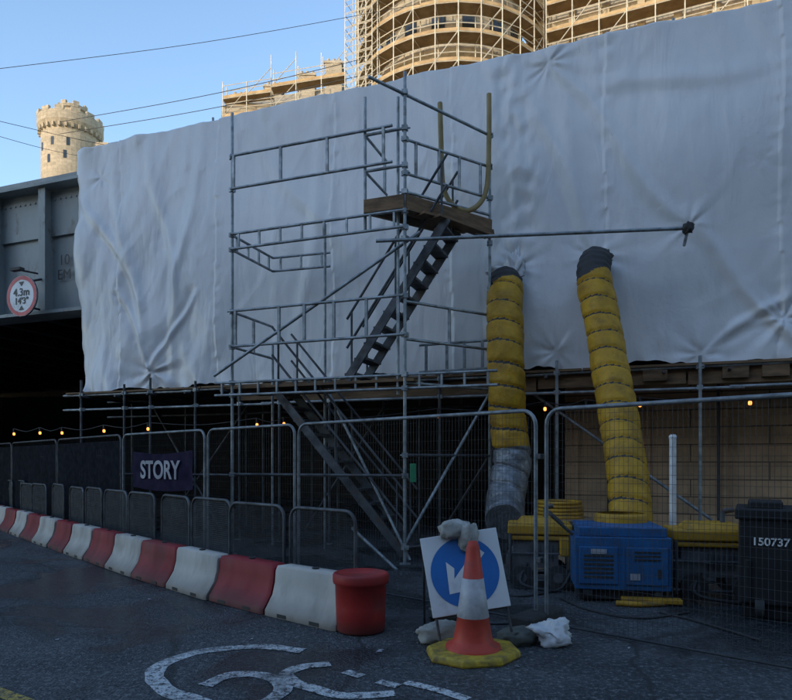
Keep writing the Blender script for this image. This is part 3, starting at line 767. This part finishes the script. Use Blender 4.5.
def cone():
    c=gnd(473,660); c.z=0; c.y+=.12; c.x=(473-CX)/F*c.y
    m=MB(); m.lathe(c,[(.0,.0),(.385,.0),(.39,.02),(.385,.05),(.36,.062),(.0,.062)],8,R=Matrix.Rotation(math.radians(22.5)+.15,3,'Z')@Matrix.Diagonal((1,.88,1)).to_3x3(),sm=False); o=[m.obj('base',[coneY],bevel=.012,seg=2)]
    m=MB(); m.lathe(c,[(.215,.062),(.21,.085),(.168,.10),(.150,.14),(.122,.30),(.125,.305),(.083,.60),(.080,.602),(.05,.84),(.035,.885),(.03,.885),(.0,.86)],36,[0,0,0,0,0,1,1,0,0,0,0])
    o.append(m.obj('body',[orange,coneW])); group('traffic_cone',o)
cone()
def bag(name,u,v,rad,rot,mat,amp=.25,seed=1,flat=.6):
    q=gnd(u,v); m=MB(); m.blob(q+V((0,.06,rad[2]*.85)),rad,rot,amp,5,flat,28,0,seed); return m.obj(name,[mat])
bag('sandbag',443,643,(.21,.12,.085),.3,sandb,seed=2); bag('sandbag',448,622,(.17,.11,.08),-.3,sandg,seed=5)
bag('sandbag',519,646,(.17,.11,.07),.4,sandg,seed=9)
def crumple(u,v):
    q=gnd(u,v); m=MB(); n=48; vs=[];fs=[]
    for i in range(n//2+1):
        ph=-math.pi/2+math.pi*i/(n//2)
        for k in range(n):
            t=2*math.pi*k/n; p=V((math.cos(ph)*math.cos(t),math.cos(ph)*math.sin(t),math.sin(ph)))
            f=.95+.6*noise.noise(p*1.3+V((3,1,0)))-.6*abs(noise.noise(p*2.3))+.08*noise.noise(p*7)
            vs.append(q+V((0,.05,.075))+V((p.x*.19*f,p.y*.14*f,max(-.07,p.z*.12*f+.03*noise.noise(p*2)))))
    for i in range(n//2):
        for k in range(n): j=(k+1)%n; fs.append((i*n+k,i*n+j,(i+1)*n+j,(i+1)*n+k))
    m.add(vs,fs,0,True); m.obj('plastic_bag',[plastw])
crumple(555,646)
lt=MB()
for (u,v) in ((632,650),(600,640),(380,652),(520,668),(150,600),(60,640),(690,660),(250,640)):
    q=gnd(u,v); lt.add([q+V((random.uniform(-.04,.04),random.uniform(-.03,.03),.006+random.random()*.012)) for _ in range(4)],[(0,1,2,3)])
lt.obj('litter',[fadedpaint])

# ------------------------------------------------------------------ height sign
def hsign():
    ctr=site(22,296,14.25); obs=[]; R_=.445
    mt=Matrix(((EX.x,IY.x,0,ctr.x),(EX.y,IY.y,0,ctr.y),(0,0,1,ctr.z),(0,0,0,1)))
    def disc(r,y,mat,nm,r0=0):
        m=MB();n=48; 
        if r0: m.add([(math.cos(2*math.pi*i/n)*rr,y,math.sin(2*math.pi*i/n)*rr) for rr in (r0,r) for i in range(n)],[(i,(i+1)%n,n+(i+1)%n,n+i) for i in range(n)])
        else: m.add([(0,y,0)]+[(math.cos(2*math.pi*i/n)*r,y,math.sin(2*math.pi*i/n)*r) for i in range(n)],[(0,1+i,1+(i+1)%n) for i in range(n)])
        return m.obj(nm,[mat],mt)
    obs+= [disc(R_,-.01,white,'face'),disc(R_*.985,-.014,redsign,'ring',R_*.8)]
    m=MB(); m.tube((0,0,0),(0,.03,0),R_,0,40); obs.append(m.obj('plate',[steelg],mt))
    m=MB(); m.add([(-.08,-.016,.31),(.08,-.016,.31),(0,-.016,.21)],[(0,1,2)]); m.add([(-.08,-.016,-.31),(.08,-.016,-.31),(0,-.016,-.21)],[(0,1,2)]); obs.append(m.obj('arrowheads',[black],mt))
    obs.append(text('metres','4.3m',mt@V((0,-.018,.075)),EX,(0,0,1),.24,black,bold=.003)); obs.append(text('feet',"14'3\"",mt@V((0,-.018,-.115)),EX,(0,0,1),.2,black,bold=.003))
    m=MB(); m.tube((0,.03,.3),(0,.5,.5),.025); m.tube((0,.03,-.2),(0,.45,-.2),.025); m.box((0,-.12,.55),(.3,.12,.06)); m.tube((0,-.1,.55),(0,.4,.6),.02)
    obs.append(m.obj('bracket_and_lamp',[blackr],mt)); group('height_limit_sign',obs)
hsign()

# ------------------------------------------------------------------ festoon lamps
lampm=bpy.data.materials.new('festoon_glow'); lampm.use_nodes=True
bb=lampm.node_tree.nodes['Principled BSDF']; bb.inputs['Base Color'].default_value=(1,.5,.15,1); bb.inputs['Emission Color'].default_value=(1,.30,.06,1); bb.inputs['Emission Strength'].default_value=3
lp=[(14,434,14.4),(40,433,13.9),(62,433,13.6),(104,431,13.0),(148,429,12.5),(257,425,11.6),(284,424,11.4),(438,416,10.7),(545,409,10.4),(586,407,10.2),(640,405,9.9),(750,403,9.4)]
m=MB();cb=MB(); prev=None
for u,v,d in lp:
    q=site(u,v,d); m.blob(q,(.024,.024,.032),amp=0,n=10); cb.tube(q+V((0,0,.03)),q+V((0,0,.12)),.02,0,6)
    if prev is not None and (q-prev).length<6:
        mid=(q+prev)/2-V((0,0,.08)); cb.sweep(spline([prev+V((0,0,.12)),mid+V((0,0,.12)),q+V((0,0,.12))],.2),.008,5)
    prev=q
group('festoon_lights',[m.obj('bulbs',[lampm]),cb.obj('cable',[cable])])

# ------------------------------------------------------------------ castle tower
def castle():
    D=90; cx=(60-CX)/F*D; C0=V((cx,D+3,0))
    z=lambda v: H+(HV-v)/F*D
    m=MB(); m.lathe(C0,[(3.8,25),(3.8,z(128)),(4.1,z(125)),(4.3,z(122)),(4.3,z(113)),(3.9,z(113)),(3.9,z(119)),(0,z(119))],40,sm=False)
    for i in range(13):
        a=2*math.pi*i/13; m.box(C0+V((math.cos(a)*4.1,math.sin(a)*4.1,z(111.5))),(.42,1.2,z(109)-z(113.5)),Matrix.Rotation(a,3,'Z'))
    m.lathe(C0+V((.3,0,0)),[(1.7,z(119)),(1.7,z(102)),(1.95,z(101)),(1.95,z(98)),(0,z(98))],24,sm=False)
    for i in range(7):
        a=2*math.pi*i/7; m.box(C0+V((.3+math.cos(a)*1.77,math.sin(a)*1.77,z(97))),(.36,.8,.6),Matrix.Rotation(a,3,'Z'))
    for i in range(30):
        a=2*math.pi*i/30; m.box(C0+V((math.cos(a)*4.02,math.sin(a)*4.02,z(127))),(.4,.3,.6),Matrix.Rotation(a,3,'Z'))
    m.box(C0+V((4.6,1.5,38)),(2.4,5,2*(z(135)-38))); 
    o=[m.obj('stonework',[stonel],bevel=.04)]
    w=MB()
    for a,zz in ((-1.75,z(143)),(-1.2,z(143)),(-1.3,z(156)),(-2.3,z(146)),(-1.9,z(160))):
        w.box(C0+V((math.cos(a)*3.78,math.sin(a)*3.78,zz)),(.14,.4,1.1),Matrix.Rotation(a,3,'Z'))
    o.append(w.obj('windows',[glass])); group('castle_tower',o)
castle()

# ------------------------------------------------------------------ station building + scaffold
def grid_scaff(mb,tb,outer,inner,levels,zb,ztop,deck=True,r=.045):
    n=len(outer)
    for i in range(n):
        for pth in (outer,inner): mb.tube((*pth[i],zb),(*pth[i],ztop+random.uniform(-.3,.5)),r,0,5,caps=False)
        for z in levels: mb.tube((*outer[i],z-.08),(*inner[i],z-.08),r*.8,0,4,caps=False)
    for i in range(n-1):
        for z in levels:
            for dz in (-.05,.55,1.05): mb.tube((*outer[i],z+dz),(*outer[i+1],z+dz),r*.85,0,4,caps=False)
            mb.tube((*inner[i],z),(*inner[i+1],z),r*.8,0,4,caps=False)
            if deck:
                a,b_,c,d=outer[i],outer[i+1],inner[i+1],inner[i]
                tb.add([(*a,z+.05),(*b_,z+.05),(*c,z+.05),(*d,z+.05),(*a,z),(*b_,z),(*c,z),(*d,z)],[(0,1,2,3),(7,6,5,4),(0,4,5,1),(3,2,6,7)])
                tb.add([(*a,z+.05),(*b_,z+.05),(*b_,z+.22),(*a,z+.22)],[(0,1,2,3)])
            if random.random()<.35: mb.tube((*outer[i],z),(*outer[i+1],z+2),r*.8,0,4,caps=False)
mb=MB();tb=MB()
cx0,cy0=4.4,52
ang=[math.radians(a) for a in range(185,345,12)]
outer=[(cx0+7.6*math.cos(a),cy0+7.6*math.sin(a)) for a in ang]; inner=[(cx0+6.3*math.cos(a),cy0+6.3*math.sin(a)) for a in ang]
lv=[21,23,25,27,29,31,33,35,37]
grid_scaff(mb,tb,outer,inner,lv,0,38.5)
wo=[(11.0+i*1.7,47.6-i*.75) for i in range(11)]; wi=[(a+.5,b_+1.25) for a,b_ in wo]
grid_scaff(mb,tb,wo,wi,lv,0,38.5)
lo_=[(-3.7,47.2),(-2.7,46.7),(-1.7,46.3)]; li=[(a+.5,b_+1.2) for a,b_ in lo_]
grid_scaff(mb,tb,lo_,li,[21,22,23,24,25,26,27,28,29,30,31,32,33,34,35,36,37],0,38.5,deck=False,r=.035)
lo_=[(-15.0,56.3),(-12.8,55.7),(-10.6,55.2),(-8.4,54.6),(-6.2,54.0),(-4.2,53.5)]; li=[(a,b_+1.2) for a,b_ in lo_]
grid_scaff(mb,tb,lo_[:3],li[:3],[29.4,31.4,33.0],10,34.2); grid_scaff(mb,tb,lo_[2:],li[2:],[29.4,31.4,33.4],10,35.6)
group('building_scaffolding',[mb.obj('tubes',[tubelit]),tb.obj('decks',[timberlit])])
m=MB(); m.lathe((cx0,cy0,0),[(5.7,0),(5.7,30.4),(6.0,30.6),(6.0,31),(5.6,31.1),(5.6,36.2),(5.9,36.4),(5.9,36.8),(4.5,38),(0,38.5)],36,sm=False)
o=[m.obj('rotunda',[stonel])]
m=MB(); m.box((0,0,19),(24,12,38)); 
for k in range(10): m.box((-11+k*2.4,-6.1,19),(.5,.3,37.6))
m.box((0,-6.2,31),(24.2,.5,.5)); o.append(m.obj('wing',[stonel],Matrix.Translation((23.5,50.6,0))@Matrix.Rotation(-.4157,4,'Z')))
w=MB()
for a in range(190,350,22):
    a=math.radians(a)
    for z in (24,28.2,33): w.box((cx0+5.66*math.cos(a),cy0+5.66*math.sin(a),z),(.2,.95,1.7),Matrix.Rotation(a,3,'Z'))
o.append(w.obj('windows',[glass])); group('scaffolded_stone_rotunda',o)
m=MB(); m.box((-9.9,60,16.2),(10.6,6.9,32.4)); dz=1.4
m.add([(-15.2,56.5,31+dz),(-4.6,56.5,31+dz),(-4.6,63.5,31+dz),(-15.2,63.5,31+dz),(-13.2,60,33.0+dz),(-4.6,60,35.0+dz)],[(0,1,5,4),(2,3,4,5),(1,2,5),(3,0,4)])
for x,h in ((-14.0,34.0),(-11.0,34.9),(-8.0,35.9),(-5.6,37.0)):
    m.box((x,58.6,h-1.6),(1.5,1.2,3.4)); m.box((x,58.6,h+.17),(1.7,1.4,.2))
    for dx in (-.5,0,.5): m.tube((x+dx,58.6,h+.27),(x+dx,58.6,h+.8),.14,0,8)
group('stone_house',[m.obj('walls_and_roof',[stonel])])
m=MB()
for u,w_,h in ((150,1.2,.12),(172,1.0,.2),(118,.5,.2),(196,.5,.12)):
    s=bs(u,2.2); m.box((s,2.2,ZT+.12+h/2),(w_*.8,.5,h),Matrix.Rotation(.05,3,'Y'))
m.obj('stacked_boards',[timber],BM,bevel=.01)

for a,b_,sag in (((-60,76,30),(420,4,36),.3),((60,122,60),(420,45,48),.4),((60,134,60),(420,62,48),.4),((-40,125,40),(100,160,60),.2),((-40,112,40),(200,160,60),.3)):
    p0=site(*a);p1=site(*b_); mid=(p0+p1)/2-V((0,0,sag)); w=MB(); w.sweep(spline([p0,mid,p1],2),.014*a[2]/30,5); w.obj('overhead_cable',[cable])

def block(x0,x1,h,y=-20):  # unseen row behind the camera, put in to block the low sun
    m=MB(); m.box(((x0+x1)/2,y-6,h/2),(x1-x0-.02,12,h)); m.box(((x0+x1)/2,y+.1,h-.5),(x1-x0-.1,.5,.35))
    o=[m.obj('walls',[brickm])]; w=MB(); x=x0+1.6
    while x<x1-1.4:
        z=2
        while z<h-2: w.box((x,y+.02,z),(1.1,.1,1.8)); z+=3.4
        x+=2.7
    o.append(w.obj('windows',[glass])); group('sun_blocking_terrace',o)
xs=[-80,-60,-42,-24,-8,10,28,45]
for i in range(7): block(xs[i],xs[i+1],[21.5,22,20.8,22.2,21,21.8,20.5][i])

# ------------------------------------------------------------------ light
az=V((-.6,-.8)); el=math.radians(14)
w=bpy.data.worlds.new('World'); scn.world=w; w.use_nodes=True
nt=w.node_tree; bg=nt.nodes['Background']; sky=nt.nodes.new('ShaderNodeTexSky'); sky.sky_type='NISHITA'; sky.sun_disc=False
sky.sun_elevation=el; sky.sun_rotation=math.atan2(az.x,az.y); sky.air_density=1.0; sky.dust_density=.35; sky.ozone_density=1.8
nt.links.new(sky.outputs[0],bg.inputs[0]); bg.inputs[1].default_value=.40
sl=bpy.data.lights.new('sun','SUN'); sl.energy=3.4; sl.angle=math.radians(.5); sl.color=(1,.84,.64)
so=bpy.data.objects.new('sun',sl); scn.collection.objects.link(so)
d=V((az.x*math.cos(el),az.y*math.cos(el),math.sin(el))); so.rotation_euler=d.to_track_quat('Z','Y').to_euler(); so.location=d*60

cam=bpy.data.cameras.new('camera'); co=bpy.data.objects.new('camera',cam); scn.collection.objects.link(co)
co.location=(0,0,H); co.rotation_euler=(math.radians(90),0,0); cam.sensor_width=36; cam.lens=36*F/792; cam.shift_y=112/792; cam.clip_end=2000; cam.clip_start=.05
scn.camera=co
